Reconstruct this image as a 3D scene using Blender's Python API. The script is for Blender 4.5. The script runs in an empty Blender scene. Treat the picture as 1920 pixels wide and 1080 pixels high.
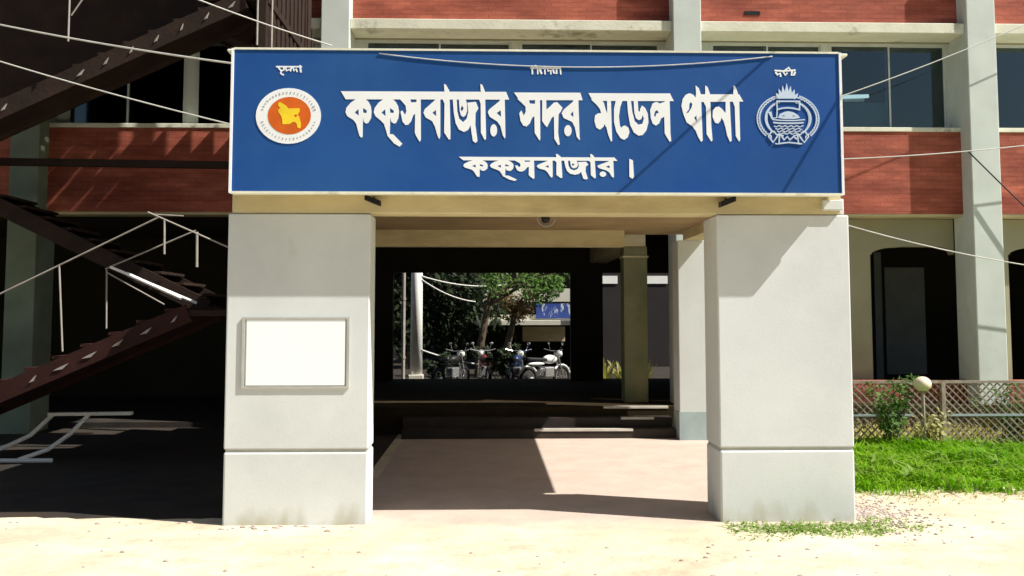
import bpy, bmesh, math, random
from mathutils import Vector, Matrix
from mathutils.geometry import tessellate_polygon
random.seed(7)
R = math.radians
scene = bpy.context.scene
col = scene.collection

# ------------------------------------------------------------------ camera, light, exposure
cam_d = bpy.data.cameras.new("camera"); cam = bpy.data.objects.new("camera", cam_d); col.objects.link(cam)
cam.location = (0, 0, 2.0)
cam.rotation_euler = (R(90 + 3.94), 0, R(-1.5))
cam_d.sensor_width = 36; cam_d.lens = 1700 / 1920 * 36
cam_d.shift_y = -67 / 1920
cam_d.clip_start = 0.05; cam_d.clip_end = 3000
scene.camera = cam

SUNDIR = Vector((-.85, .29, -1.0)).normalized()          # the way the light travels
sun_d = bpy.data.lights.new("sun", 'SUN'); sun = bpy.data.objects.new("sun", sun_d); col.objects.link(sun)
sun_d.energy = 5.0; sun_d.angle = R(.5); sun_d.color = (1.0, .955, .87)
sun.rotation_euler = SUNDIR.to_track_quat('-Z', 'Y').to_euler(); sun.location = (10, -5, 20)
w = bpy.data.worlds.new("World"); scene.world = w; w.use_nodes = True
nt = w.node_tree; nt.nodes.clear()
sky = nt.nodes.new('ShaderNodeTexSky'); sky.sky_type = 'NISHITA'; sky.sun_disc = False
to_sun = -SUNDIR
sky.sun_elevation = math.asin(to_sun.z); sky.sun_rotation = math.atan2(to_sun.x, to_sun.y)
sky.air_density = 1.3; sky.dust_density = 2.0
bg = nt.nodes.new('ShaderNodeBackground'); bg.inputs[1].default_value = 0.05
ow = nt.nodes.new('ShaderNodeOutputWorld')
nt.links.new(sky.outputs[0], bg.inputs[0]); nt.links.new(bg.outputs[0], ow.inputs[0])
vs = scene.view_settings; vs.view_transform = 'Standard'; vs.look = 'None'; vs.gamma = 1; vs.use_curve_mapping = False
vs.exposure = 0.62
scene.cycles.max_bounces = 6

# ------------------------------------------------------------------ materials
def mat(name, c, rough=.8, var=.12, scale=3., bump=0., metal=0., c2=None, thr=(.45, .7), stretch=(1, 1, 1), spec=.3, bscale=None, detail=6):
    m = bpy.data.materials.new(name); m.use_nodes = True
    n = m.node_tree; b = n.nodes['Principled BSDF']
    b.inputs['Roughness'].default_value = rough; b.inputs['Metallic'].default_value = metal
    b.inputs['Specular IOR Level'].default_value = spec
    tc = n.nodes.new('ShaderNodeTexCoord'); mp = n.nodes.new('ShaderNodeMapping'); mp.inputs['Scale'].default_value = stretch
    n.links.new(tc.outputs['Object'], mp.inputs[0])
    no = n.nodes.new('ShaderNodeTexNoise'); no.inputs['Scale'].default_value = scale; no.inputs['Detail'].default_value = detail
    n.links.new(mp.outputs[0], no.inputs['Vector'])
    r = n.nodes.new('ShaderNodeValToRGB'); e = r.color_ramp.elements
    e[0].position = .3; e[1].position = .7
    e[0].color = (*[max(0, x * (1 - var)) for x in c], 1); e[1].color = (*[min(1, x * (1 + var)) for x in c], 1)
    n.links.new(no.outputs[0], r.inputs[0])
    out = r.outputs[0]
    if c2:
        n2 = n.nodes.new('ShaderNodeTexNoise'); n2.inputs['Scale'].default_value = scale * .37; n2.inputs['Detail'].default_value = 8
        n2.inputs['Roughness'].default_value = .7
        n.links.new(mp.outputs[0], n2.inputs['Vector'])
        r2 = n.nodes.new('ShaderNodeValToRGB'); r2.color_ramp.elements[0].position = thr[0]; r2.color_ramp.elements[1].position = thr[1]
        n.links.new(n2.outputs[0], r2.inputs[0])
        mx = n.nodes.new('ShaderNodeMix'); mx.data_type = 'RGBA'
        n.links.new(r2.outputs[0], mx.inputs[0]); n.links.new(out, mx.inputs[6]); mx.inputs[7].default_value = (*c2, 1)
        out = mx.outputs[2]
    n.links.new(out, b.inputs['Base Color'])
    if bump:
        bp = n.nodes.new('ShaderNodeBump'); bp.inputs['Strength'].default_value = bump; bp.inputs['Distance'].default_value = .02
        nb = n.nodes.new('ShaderNodeTexNoise'); nb.inputs['Scale'].default_value = bscale or scale * 6; nb.inputs['Detail'].default_value = 8
        n.links.new(mp.outputs[0], nb.inputs['Vector'])
        n.links.new(nb.outputs[0], bp.inputs['Height']); n.links.new(bp.outputs[0], b.inputs['Normal'])
    m['out'] = 1
    return m

def stained(name, c, stain, z0, z1, rough=.8, scale=4.):
    """paint with a ragged dirt band that climbs from z0 to z1 (world heights: meshes are built in world coordinates)"""
    m = mat(name, c, rough, .06, 1.1, bump=.05, bscale=45, c2=tuple(v * .80 for v in c), thr=(.5, .85))
    n = m.node_tree; b = n.nodes['Principled BSDF']
    src = b.inputs['Base Color'].links[0].from_socket
    tq = n.nodes.new('ShaderNodeTexCoord'); nq = n.nodes.new('ShaderNodeTexNoise'); nq.inputs['Scale'].default_value = 5.5; nq.inputs['Detail'].default_value = 12; nq.inputs['Roughness'].default_value = .75
    n.links.new(tq.outputs['Object'], nq.inputs['Vector']); rq = n.nodes.new('ShaderNodeMapRange'); rq.inputs[1].default_value = .69; rq.inputs[2].default_value = .74; rq.inputs[4].default_value = .6
    n.links.new(nq.outputs[0], rq.inputs[0]); xq = n.nodes.new('ShaderNodeMix'); xq.data_type = 'RGBA'; n.links.new(rq.outputs[0], xq.inputs[0]); n.links.new(src, xq.inputs[6]); xq.inputs[7].default_value = (.33, .32, .27, 1); src = xq.outputs[2]
    tc = n.nodes.new('ShaderNodeTexCoord'); sp = n.nodes.new('ShaderNodeSeparateXYZ'); n.links.new(tc.outputs['Object'], sp.inputs[0])
    no = n.nodes.new('ShaderNodeTexNoise'); no.inputs['Scale'].default_value = scale; no.inputs['Detail'].default_value = 7
    mp = n.nodes.new('ShaderNodeMapping'); mp.inputs['Scale'].default_value = (1, 1, .45); n.links.new(tc.outputs['Object'], mp.inputs[0]); n.links.new(mp.outputs[0], no.inputs['Vector'])
    mr = n.nodes.new('ShaderNodeMapRange'); mr.inputs[1].default_value = z1; mr.inputs[2].default_value = z0; mr.inputs[3].default_value = 0; mr.inputs[4].default_value = 1
    n.links.new(sp.outputs[2], mr.inputs[0])
    ad = n.nodes.new('ShaderNodeMath'); ad.operation = 'MULTIPLY_ADD'
    n.links.new(no.outputs[0], ad.inputs[0]); ad.inputs[1].default_value = 2.4; ad.inputs[2].default_value = -1.2
    s2 = n.nodes.new('ShaderNodeMath'); s2.operation = 'ADD'; n.links.new(mr.outputs[0], s2.inputs[0]); n.links.new(ad.outputs[0], s2.inputs[1])
    r = n.nodes.new('ShaderNodeMapRange'); r.inputs[1].default_value = .45; r.inputs[2].default_value = 1.35; r.inputs[4].default_value = .85
    n.links.new(s2.outputs[0], r.inputs[0])
    mx = n.nodes.new('ShaderNodeMix'); mx.data_type = 'RGBA'; n.links.new(r.outputs[0], mx.inputs[0]); n.links.new(src, mx.inputs[6]); mx.inputs[7].default_value = (*stain, 1)
    n.links.new(mx.outputs[2], b.inputs['Base Color'])
    return m

M = {}
M['pillar'] = stained('pillar_paint', (.65, .685, .69), (.40, .38, .24), -.05, .30)
M['colpaint'] = mat('column_paint', (.60, .66, .62), .8, .06, 2, .1, c2=(.42, .46, .40), thr=(.55, .9), bscale=50)
M['cream'] = mat('cream_paint', (.60, .52, .31), .8, .10, 2, .15, c2=(.36, .28, .15), thr=(.5, .85), stretch=(1, 1, 3), bscale=40)
M['ceil'] = mat('ceiling_paint', (.34, .24, .13), .85, .15, 1.6, .1, c2=(.22, .15, .08), thr=(.5, .8))
M['concrete_top'] = mat('roof_concrete', (.30, .29, .26), .9, .2, 2, .3, c2=(.10, .10, .08))
M['blue'] = mat('sign_blue', (.010, .066, .275), .5, .14, .9, .03, c2=(.030, .110, .30), thr=(.35, .75), spec=.2)
M['signwhite'] = mat('sign_white', (.85, .88, .90), .5, .03, 3)
M['badge'] = mat('badge_silver', (.55, .66, .82), .5, .06, 3)
M['orange'] = mat('seal_orange', (.62, .12, .012), .5, .12, 6)
M['yellow'] = mat('seal_yellow', (.85, .62, .03), .5, .1, 8)
M['sealgrey'] = mat('seal_lettering', (.35, .36, .38), .6, .1, 8)
M['board'] = mat('board_white', (.90, .94, .98), .5, .01, 2)
M['frame'] = mat('board_frame', (.42, .43, .40), .5, .1, 8)
M['red'] = mat('red_paint', (.46, .130, .082), .8, .28, 1.4, .22, c2=(.22, .045, .03), thr=(.42, .72), stretch=(1, 1, 5), bscale=14)
def bricks(m):
    n = m.node_tree; b = n.nodes['Principled BSDF']; src = b.inputs['Base Color'].links[0].from_socket
    tc = n.nodes.new('ShaderNodeTexCoord'); sp = n.nodes.new('ShaderNodeSeparateXYZ'); cb = n.nodes.new('ShaderNodeCombineXYZ')
    n.links.new(tc.outputs['Object'], sp.inputs[0]); n.links.new(sp.outputs[0], cb.inputs[0]); n.links.new(sp.outputs[2], cb.inputs[1])
    t = n.nodes.new('ShaderNodeTexBrick'); n.links.new(cb.outputs[0], t.inputs['Vector'])
    t.inputs['Scale'].default_value = 1; t.inputs['Brick Width'].default_value = .25; t.inputs['Row Height'].default_value = .08; t.inputs['Mortar Size'].default_value = .006
    t.inputs['Color1'].default_value = (1, 1, 1, 1); t.inputs['Color2'].default_value = (.80, .76, .74, 1); t.inputs['Mortar'].default_value = (.62, .58, .56, 1)
    mx = n.nodes.new('ShaderNodeMix'); mx.data_type = 'RGBA'; mx.blend_type = 'MULTIPLY'; mx.inputs[0].default_value = .75
    n.links.new(src, mx.inputs[6]); n.links.new(t.outputs[0], mx.inputs[7]); n.links.new(mx.outputs[2], b.inputs['Base Color'])
bricks(M['red'])
M['ledge'] = mat('ledge_paint', (.76, .76, .62), .8, .08, 3, .2, c2=(.22, .21, .15), thr=(.58, .72), stretch=(1, 1, 1))
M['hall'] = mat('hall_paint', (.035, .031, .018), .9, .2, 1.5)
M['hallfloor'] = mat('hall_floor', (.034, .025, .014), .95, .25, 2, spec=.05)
M['olive'] = mat('olive_paint', (.24, .23, .13), .85, .15, 1.2, .1, c2=(.06, .13, .06), thr=(.5, .75))
M['greenwall'] = mat('green_grey_paint', (.22, .27, .20), .85, .2, 1.5, .1)
M['dado'] = mat('dado_paint', (.34, .42, .43), .7, .12, 3, .1)
M['verandah'] = mat('verandah_paint', (.34, .32, .21), .85, .1, 1.5, .1, c2=(.30, .30, .22))
M['innerpanel'] = mat('inner_panel', (.13, .15, .15), .8, .1, 2)
M['alu'] = mat('aluminium', (.60, .64, .62), .45, .08, 4, metal=.2)
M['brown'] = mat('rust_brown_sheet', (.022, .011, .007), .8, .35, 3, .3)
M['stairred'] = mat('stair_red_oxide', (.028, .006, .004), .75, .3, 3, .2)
M['pipe'] = mat('grey_pipe', (.34, .31, .28), .5, .15, 6)
M['wirel'] = mat('pale_cable', (.62, .62, .58), .6, .1, 5)
M['wired'] = mat('dark_cable', (.02, .02, .02), .6, .1, 5)
M['black'] = mat('black_plastic', (.012, .012, .012), .45, .2, 5)
M['step'] = mat('step_stone', (.035, .027, .022), .6, .25, 3, .1)
M['sunlit_step'] = mat('step_sunlit_edge', (.60, .56, .50), .6, .15, 6)
M['dark_ground'] = mat('yard_dark', (.028, .024, .020), .9, .35, 2.5, .4, c2=(.045, .030, .020), bscale=30)
M['globe'] = mat('globe_plastic', (.80, .70, .52), .35, .08, 9, .05, spec=.5)
M['fence'] = mat('fence_paint', (.33, .28, .23), .7, .25, 9, .1, c2=(.22, .10, .05), thr=(.5, .7))
M['bark'] = mat('bark', (.10, .075, .05), .9, .3, 6, .5)
M['tyre'] = mat('tyre', (.015, .015, .015), .8, .2, 8)
M['chrome'] = mat('chrome', (.65, .65, .65), .25, .05, 5, metal=.8)
M['bikered'] = mat('bike_red', (.10, .010, .008), .3, .1, 5, spec=.6)
M['bikeblue'] = mat('bike_blue', (.012, .03, .10), .3, .1, 5, spec=.6)
M['bikewhite'] = mat('bike_white', (.75, .75, .72), .3, .1, 5, spec=.6)
M['shop'] = mat('shop_slab', (.62, .60, .50), .8, .12, 2, .1)
M['shopdark'] = mat('shop_inside', (.06, .055, .04), .9, .3, 2)
M['post'] = mat('post_white', (.90, .90, .86), .7, .05, 3)
M['farblue'] = mat('banner_blue', (.03, .06, .25), .5, .15, 14, c2=(.45, .5, .55), thr=(.54, .58), stretch=(1, 1, .4))
M['farwall'] = mat('far_wall', (.028, .024, .024), .9, .2, 1)
M['stone'] = mat('rubble', (.48, .40, .36), .9, .3, 7, .3)

def leafmat(name, c, c2):
    m = mat(name, c, .6, .25, 1.2, c2=c2, thr=(.35, .7), spec=.3)
    n = m.node_tree; b = n.nodes['Principled BSDF']; o = n.nodes['Material Output']
    t = n.nodes.new('ShaderNodeBsdfTranslucent'); t.inputs[0].default_value = (c[0] * 1.5, c[1] * 1.5, c[2], 1)
    mx = n.nodes.new('ShaderNodeMixShader'); mx.inputs[0].default_value = .35
    n.links.new(b.outputs[0], mx.inputs[1]); n.links.new(t.outputs[0], mx.inputs[2]); n.links.new(mx.outputs[0], o.inputs[0])
    return m
M['grass'] = leafmat('grass', (.14, .35, .006), (.27, .43, .012))
M['drygrass'] = leafmat('dry_grass', (.34, .33, .10), (.45, .40, .20))
M['leaf'] = leafmat('leaf', (.05, .15, .02), (.13, .20, .04))
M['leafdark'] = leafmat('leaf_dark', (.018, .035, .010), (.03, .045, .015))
M['leafred'] = leafmat('leaf_rust', (.10, .05, .02), (.16, .12, .03))

M['weed'] = leafmat('weed', (.15, .29, .03), (.27, .34, .08))
def glass():
    m = bpy.data.materials.new('window_glass'); m.use_nodes = True; n = m.node_tree; n.nodes.clear()
    o = n.nodes.new('ShaderNodeOutputMaterial'); g = n.nodes.new('ShaderNodeBsdfGlossy'); g.inputs['Roughness'].default_value = .06
    g.inputs[0].default_value = (.75, .9, 1, 1)
    t = n.nodes.new('ShaderNodeBsdfTransparent'); t.inputs[0].default_value = (.44, .56, .58, 1)
    f = n.nodes.new('ShaderNodeFresnel'); f.inputs[0].default_value = 1.45
    mu = n.nodes.new('ShaderNodeMath'); mu.operation = 'MULTIPLY'; mu.inputs[1].default_value = 2.6; n.links.new(f.outputs[0], mu.inputs[0])
    no = n.nodes.new('ShaderNodeTexNoise'); no.inputs['Scale'].default_value = 1.3; bp = n.nodes.new('ShaderNodeBump'); bp.inputs['Strength'].default_value = .08
    tc = n.nodes.new('ShaderNodeTexCoord'); n.links.new(tc.outputs['Object'], no.inputs['Vector'])
    n.links.new(no.outputs[0], bp.inputs['Height']); n.links.new(bp.outputs[0], g.inputs['Normal'])
    mx = n.nodes.new('ShaderNodeMixShader'); n.links.new(mu.outputs[0], mx.inputs[0]); n.links.new(t.outputs[0], mx.inputs[1]); n.links.new(g.outputs[0], mx.inputs[2])
    n.links.new(mx.outputs[0], o.inputs[0]); return m
M['glass'] = glass()

def groundmat(name, pad=False):
    m = bpy.data.materials.new(name); m.use_nodes = True; n = m.node_tree; b = n.nodes['Principled BSDF']; b.inputs['Roughness'].default_value = .95
    b.inputs['Specular IOR Level'].default_value = .1
    L = n.links.new
    tc = n.nodes.new('ShaderNodeTexCoord')
    def noise(s, d=8, st=None, rough=.6):
        no = n.nodes.new('ShaderNodeTexNoise'); no.inputs['Scale'].default_value = s; no.inputs['Detail'].default_value = d; no.inputs['Roughness'].default_value = rough
        if st:
            mp = n.nodes.new('ShaderNodeMapping'); mp.inputs['Scale'].default_value = st; L(tc.outputs['Object'], mp.inputs[0]); L(mp.outputs[0], no.inputs['Vector'])
        else: L(tc.outputs['Object'], no.inputs['Vector'])
        return no.outputs[0]
    def ramp(x, a, ca, bb, cb):
        r = n.nodes.new('ShaderNodeValToRGB'); r.color_ramp.elements[0].position = a; r.color_ramp.elements[1].position = bb
        r.color_ramp.elements[0].color = (*ca, 1); r.color_ramp.elements[1].color = (*cb, 1); L(x, r.inputs[0]); return r.outputs[0]
    def mix(f, a, bb):
        mx = n.nodes.new('ShaderNodeMix'); mx.data_type = 'RGBA'; L(f, mx.inputs[0]); L(a, mx.inputs[6]); L(bb, mx.inputs[7]); return mx.outputs[2]
    sand = ramp(noise(.9), .3, (.54, .46, .33), .7, (.72, .66, .51))
    patch = ramp(noise(1.7, 10, (1, 1.6, 1), .7), .47, (0, 0, 0), .72, (.8, .8, .8))
    dirt = ramp(noise(12), .3, (.33, .27, .20), .7, (.50, .43, .31))
    sand = mix(patch, sand, dirt)
    if pad:
        conc = ramp(noise(2.2), .3, (.47, .385, .33), .7, (.56, .465, .40))
        spots = ramp(noise(9, 4), .60, (0, 0, 0), .8, (.5, .5, .5))
        conc = mix(spots, conc, ramp(noise(30), .3, (.32, .25, .20), .7, (.42, .34, .28)))
        sp = n.nodes.new('ShaderNodeSeparateXYZ'); L(tc.outputs['Object'], sp.inputs[0])
        mr = n.nodes.new('ShaderNodeMapRange'); mr.inputs[1].default_value = 9.15; mr.inputs[2].default_value = 8.35; L(sp.outputs[1], mr.inputs[0])
        mr.inputs[3].default_value = -.25; mr.inputs[4].default_value = 1.2
        ad = n.nodes.new('ShaderNodeMath'); ad.operation = 'MULTIPLY_ADD'; L(noise(3, 8), ad.inputs[0]); ad.inputs[1].default_value = 1.6; ad.inputs[2].default_value = -.8
        s = n.nodes.new('ShaderNodeMath'); s.operation = 'ADD'; s.use_clamp = True; L(mr.outputs[0], s.inputs[0]); L(ad.outputs[0], s.inputs[1])
        outc = mix(s.outputs[0], conc, sand)
    else:
        outc = sand
    L(outc, b.inputs['Base Color'])
    bp = n.nodes.new('ShaderNodeBump'); bp.inputs['Strength'].default_value = .5 if not pad else .12; bp.inputs['Distance'].default_value = .05
    L(noise(14 if pad else 6, 12), bp.inputs['Height']); L(bp.outputs[0], b.inputs['Normal'])
    return m
M['sand'] = groundmat('sandy_ground'); M['pad'] = groundmat('pink_concrete', True)

# ------------------------------------------------------------------ mesh helpers
class MB:
    def __init__(s): s.bm = bmesh.new()
    def box(s, x0, x1, y0, y1, z0, z1):
        v = [s.bm.verts.new((x, y, z)) for x in (x0, x1) for y in (y0, y1) for z in (z0, z1)]
        for f in ((0, 1, 3, 2), (4, 6, 7, 5), (0, 4, 5, 1), (2, 3, 7, 6), (0, 2, 6, 4), (1, 5, 7, 3)): s.bm.faces.new([v[i] for i in f])
        return s
    def hexa(s, P):
        v = [s.bm.verts.new(p) for p in P]
        for f in ((0, 3, 2, 1), (4, 5, 6, 7), (0, 1, 5, 4), (1, 2, 6, 5), (2, 3, 7, 6), (3, 0, 4, 7)): s.bm.faces.new([v[i] for i in f])
        return s
    def bar(s, a, b, wx, wz, up=(0, 0, 1)):
        a = Vector(a); b = Vector(b); d = (b - a).normalized(); u = Vector(up)
        if abs(d.dot(u)) > .95: u = Vector((0, 1, 0))
        r = d.cross(u).normalized(); u = r.cross(d)
        P = [p + r * i * wx / 2 + u * j * wz / 2 for p in (a, b) for i, j in ((-1, -1), (1, -1), (1, 1), (-1, 1))]
        return s.hexa(P)
    def tube(s, pts, r, n=8, cap=True):
        pts = [Vector(p) for p in pts]; rs = r if isinstance(r, (list, tuple)) else [r] * len(pts); rings = []
        pu = None
        for i, p in enumerate(pts):
            d = (pts[min(i + 1, len(pts) - 1)] - pts[max(i - 1, 0)]).normalized()
            u = Vector((0, 0, 1)) if abs(d.z) < .9 else Vector((1, 0, 0))
            if pu is not None: u = pu
            a = d.cross(u).normalized(); b2 = a.cross(d).normalized(); pu = b2
            rings.append([s.bm.verts.new(p + (a * math.cos(t) + b2 * math.sin(t)) * rs[i]) for t in [2 * math.pi * k / n for k in range(n)]])
        for A, B in zip(rings, rings[1:]):
            for k in range(n): s.bm.faces.new((A[k], A[(k + 1) % n], B[(k + 1) % n], B[k]))
        if cap:
            try: s.bm.faces.new(rings[0][::-1]); s.bm.faces.new(rings[-1])
            except ValueError: pass
        return s
    def sphere(s, c, r, sc=(1, 1, 1), n=16):
        g = bmesh.ops.create_uvsphere(s.bm, u_segments=n, v_segments=max(6, n // 2), radius=r)
        for v in g['verts']: v.co = Vector((v.co.x * sc[0], v.co.y * sc[1], v.co.z * sc[2])) + Vector(c)
        return s
    def quad(s, *P):
        s.bm.faces.new([s.bm.verts.new(p) for p in P]); return s
    def build(s, name, m, parent=None, bevel=0, smooth=False, sub=None):
        me = bpy.data.meshes.new(name)
        bmesh.ops.recalc_face_normals(s.bm, faces=s.bm.faces)
        s.bm.to_mesh(me); s.bm.free()
        o = bpy.data.objects.new(name, me); col.objects.link(o); me.materials.append(m)
        if parent: o.parent = parent
        if smooth: 
            for p in me.polygons: p.use_smooth = True
        if bevel:
            b = o.modifiers.new('b', 'BEVEL'); b.width = bevel; b.segments = 2; b.limit_method = 'ANGLE'
        return o
def tag(o, label=None, cat=None, group=None, kind=None):
    if label: o['label'] = label
    if cat: o['category'] = cat
    if group: o['group'] = group
    if kind: o['kind'] = kind
    return o
def empty(name, label, cat, group=None, loc=None):
    o = bpy.data.objects.new(name, None); col.objects.link(o); o.empty_display_size = .1
    tag(o, label, cat, group); return o
def box(name, m, parent, *b, bevel=0): return MB().box(*b).build(name, m, parent, bevel)
def copy_tree(o, parent=None):
    c = o.copy(); col.objects.link(c)
    if parent: c.parent = parent
    for ch in list(o.children): copy_tree(ch, c)
    return c

# ------------------------------------------------------------------ ground
def gz(x, y):
    near = max(0, 1 - max(0, y - 8.7) / .3) if y > 8.7 else 1
    near *= min(1, max(0, (8.0 - y) / 1.2)); return -.002 - .03 * near * (math.sin(x * 1.3 + y) * .5 + .5) - .02 * near * (math.sin(x * 3.1 - y * 2.3) * .5 + .5)
def ground():
    b = bmesh.new()
    xs = [-600, -60, -20] + [-12 + i * .35 for i in range(75)] + [20, 60, 600]
    ys = [-600, -40, -5] + [2 + i * .3 for i in range(28)] + [11, 13, 16, 22, 30, 60, 900]
    g = [[b.verts.new((x, y, gz(x, y))) for y in ys] for x in xs]
    for i in range(len(xs) - 1):
        for j in range(len(ys) - 1): b.faces.new((g[i][j], g[i + 1][j], g[i + 1][j + 1], g[i][j + 1]))
    mb = MB(); mb.bm.free(); mb.bm = b
    tag(mb.build('ground', M['sand'], smooth=True), kind='structure')
ground()
def sheet(name, pts, z, m, nfront=0):
    b = bmesh.new(); vs_ = [b.verts.new((x, y + (.18 if i < nfront else 0), z)) for i, (x, y) in enumerate(pts)]; b.faces.new(vs_)
    if nfront:       # the front edge dips into the ground
        lo = [b.verts.new((x, y, -.03)) for x, y in pts[:nfront]]
        for i in range(nfront - 1): b.faces.new((lo[i], lo[i + 1], vs_[i + 1], vs_[i]))
    mb = MB(); mb.bm.free(); mb.bm = b
    return tag(mb.build(name, m), kind='structure')
def ragged(x0, x1, y, amp, step, sd):
    r = random.Random(sd); n = int((x1 - x0) / step)
    return [(x0 + (x1 - x0) * i / n, y(x0 + (x1 - x0) * i / n) + r.uniform(-amp, amp) + .6 * amp * math.sin(i * .9)) for i in range(n + 1)]
# dark ground sheets; the one left of the porch carries its shadow in colour
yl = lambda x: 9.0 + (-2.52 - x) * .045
sheet('yard', ragged(-30, -2.50, yl, .03, .11, 3) + [(-1.5, 9.2), (-1.5, 16.5), (-30, 16.5)], .004, M['dark_ground'], 250)
sheet('courtyard', [(-40, 22), (40, 22), (40, 60), (-40, 60)], .004, M['dark_ground'])
sheet('driveway', ragged(-1.35, 3.45, lambda x: 8.10, .05, .15, 5) + [(3.55, 9.0), (3.55, 15.2), (-1.35, 15.2), (-1.35, 9.2)], .0025, M['pad'], 33)

# ------------------------------------------------------------------ entrance porch
porch = empty('entrance_porch', 'flat roofed entrance porch on broad white pillars, in front of the red and white building', 'porch')
YF = 8.85
def pillar(x0, x1, y0, y1, label):
    zg = .70
    o = MB().box(x0, x1, y0, y1, -.05, zg - .014).build('pillar', M['pillar'], porch, .02); o['label'] = label
    MB().box(x0 + .015, x1 - .015, y0 + .015, y1 - .015, zg - .02, zg + .02).build('groove', M['frame'], o)
    MB().box(x0, x1, y0, y1, zg + .012, 2.985).build('upper_shaft', M['pillar'], o, .014)
    return o
pL = pillar(-2.53, -1.15, YF, YF + .40, 'wide front pillar carrying the white notice board')
pR = pillar(2.25, 3.57, YF, YF + .55, 'wide front pillar beside the grass')
def rear(x0, x1, label):
    o = MB().box(x0, x1, 14.55, 15.0, 0, 3.2).build('pillar', M['pillar'], porch, .012)
    o['label'] = label
    MB().box(x0 - .004, x1 + .004, 14.546, 15.004, 0, .45).build('dado', M['dado'], o)
    return o
rear(-2.5, -2.0, 'slim rear pillar hidden behind the notice board pillar'); rear(3.06, 3.6, 'slim rear pillar with blue grey dado')
MB().box(-2.50, 3.50, YF + .01, YF + .30, 2.99, 3.36).build('beam', M['cream'], porch, .012)
MB().box(3.27, 3.53, YF + .012, YF + .2, 2.992, 3.15).box(3.30, 3.50, YF -.05, YF + .01, 3.03, 3.13).build('beam_end', M['pillar'], porch, .008)
MB().box(-2.49, -2.2, YF + .30, 14.55, 3.0, 3.36).build('beam', M['cream'], porch)
MB().box(3.15, 3.48, YF + .55, 14.55, 3.2, 3.36).build('beam', M['cream'], porch)
MB().box(-2.49, 2.20, 14.55, 14.8, 3.10, 3.36).build('beam', M['cream'], porch)
MB().box(-2.48, 3.49, YF + .012, 15.3, 3.36, 3.52).build('roof', M['ceil'], porch)
MB().box(-2.44, 3.41, YF - .185, YF - .002, 3.172, 3.5).build('soffit', M['cream'], porch)
MB().box(-2.46, 3.46, YF - .18, YF + .16, 3.522, 4.53).box(3.36, 3.46, YF + .16, 14.9, 3.522, 4.45).box(-2.46, -2.36, YF + .16, 14.9, 3.522, 4.45).build('parapet', M['concrete_top'], porch)  # side parapets, unseen, raised to block sun from the ground on the left
MB().box(-2.52, 3.52, YF - .20, YF + .2, 4.532, 4.558).build('coping', M['ledge'], porch, .01)

# ------------------------------------------------------------------ sign
YS = 8.58
sign = empty('sign_board', 'long blue sign board with white lettering and two round emblems above the porch', 'sign')
SX0, SX1, SZ0, SZ1 = -2.43, 3.40, 3.165, 4.53
MB().box(SX0, SX1, YS, YS + .08, SZ0, SZ1).build('panel', M['blue'], sign)
MB().box(SX0 - .024, SX0, YS - .012, YS + .085, SZ0 - .015, SZ1 + .01).build('side_trim', M['signwhite'], sign)
MB().box(SX1, SX1 + .024, YS - .012, YS + .085, SZ0 - .015, SZ1 + .01).build('side_trim', M['signwhite'], sign)
MB().box(SX0, SX1, YS - .012, YS + .085, SZ0 - .022, SZ0).build('bottom_trim', M['ledge'], sign)
MB().box(SX0, SX1, YS - .010, YS + .085, SZ1, SZ1 + .018).build('top_trim', M['ledge'], sign)
MB().box(SX0 + .04, SX1 - .04, YS + .08, YF - .18, 4.3, 4.36).build('bracket', M['frame'], sign)

def sp(u, v):      # photo measurements of the sign -> position on its face
    s = (u - 432) / (1587 - 432); top = 92 + 5 * s; bot = 362 - 2 * s
    return SX0 + s * (SX1 - SX0), SZ0 + (bot - v) / (bot - top) * (SZ1 - SZ0)
class Flat:
    """raised flat shapes on the sign face, each a hair prouder than the last"""
    def __init__(s, base=.004, f=None): s.bm = bmesh.new(); s.k = 0; s.base = base; s.f = f or (lambda x, y: (x, y))
    def poly(s, outer, holes=()):
        loops = [[sp(*s.f(*p)) for p in L] for L in [outer] + list(holes)]
        s.k += 1; y1 = YS - s.base - .00006 * s.k
        tri = tessellate_polygon([[Vector((a, b, 0)) for a, b in L] for L in loops])
        flat = [p for L in loops for p in L]
        vf = [s.bm.verts.new((a, y1, b)) for a, b in flat]; vb = [s.bm.verts.new((a, YS - .0002, b)) for a, b in flat]
        for t in tri:
            try: s.bm.faces.new([vf[i] for i in t])
            except ValueError: pass
        i0 = 0
        for L in loops:
            n = len(L)
            for i in range(n):
                a, b = i0 + i, i0 + (i + 1) % n
                try: s.bm.faces.new((vf[a], vf[b], vb[b], vb[a]))
                except ValueError: pass
            i0 += n
        return s
    def ell(s, cx, cy, rx, ry, n=28, holes=()):
        return s.poly([(cx + rx * math.cos(2 * math.pi * i / n), cy + ry * math.sin(2 * math.pi * i / n)) for i in range(n)], holes)
    def line(s, pts, wd):
        ws = wd if isinstance(wd, (list, tuple)) else [wd] * len(pts)
        L, Rr = [], []
        for i, p in enumerate(pts):
            a = pts[max(i - 1, 0)]; b = pts[min(i + 1, len(pts) - 1)]; dx, dy = b[0] - a[0], b[1] - a[1]; q = math.hypot(dx, dy) or 1
            nx, ny = -dy / q * ws[i] / 2, dx / q * ws[i] / 2
            L.append((p[0] + nx, p[1] + ny)); Rr.append((p[0] - nx, p[1] - ny))
        return s.poly(L + Rr[::-1])
    def build(s, name, m, parent):
        mb = MB(); mb.bm.free(); mb.bm = s.bm; return mb.build(name, m, parent)

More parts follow.
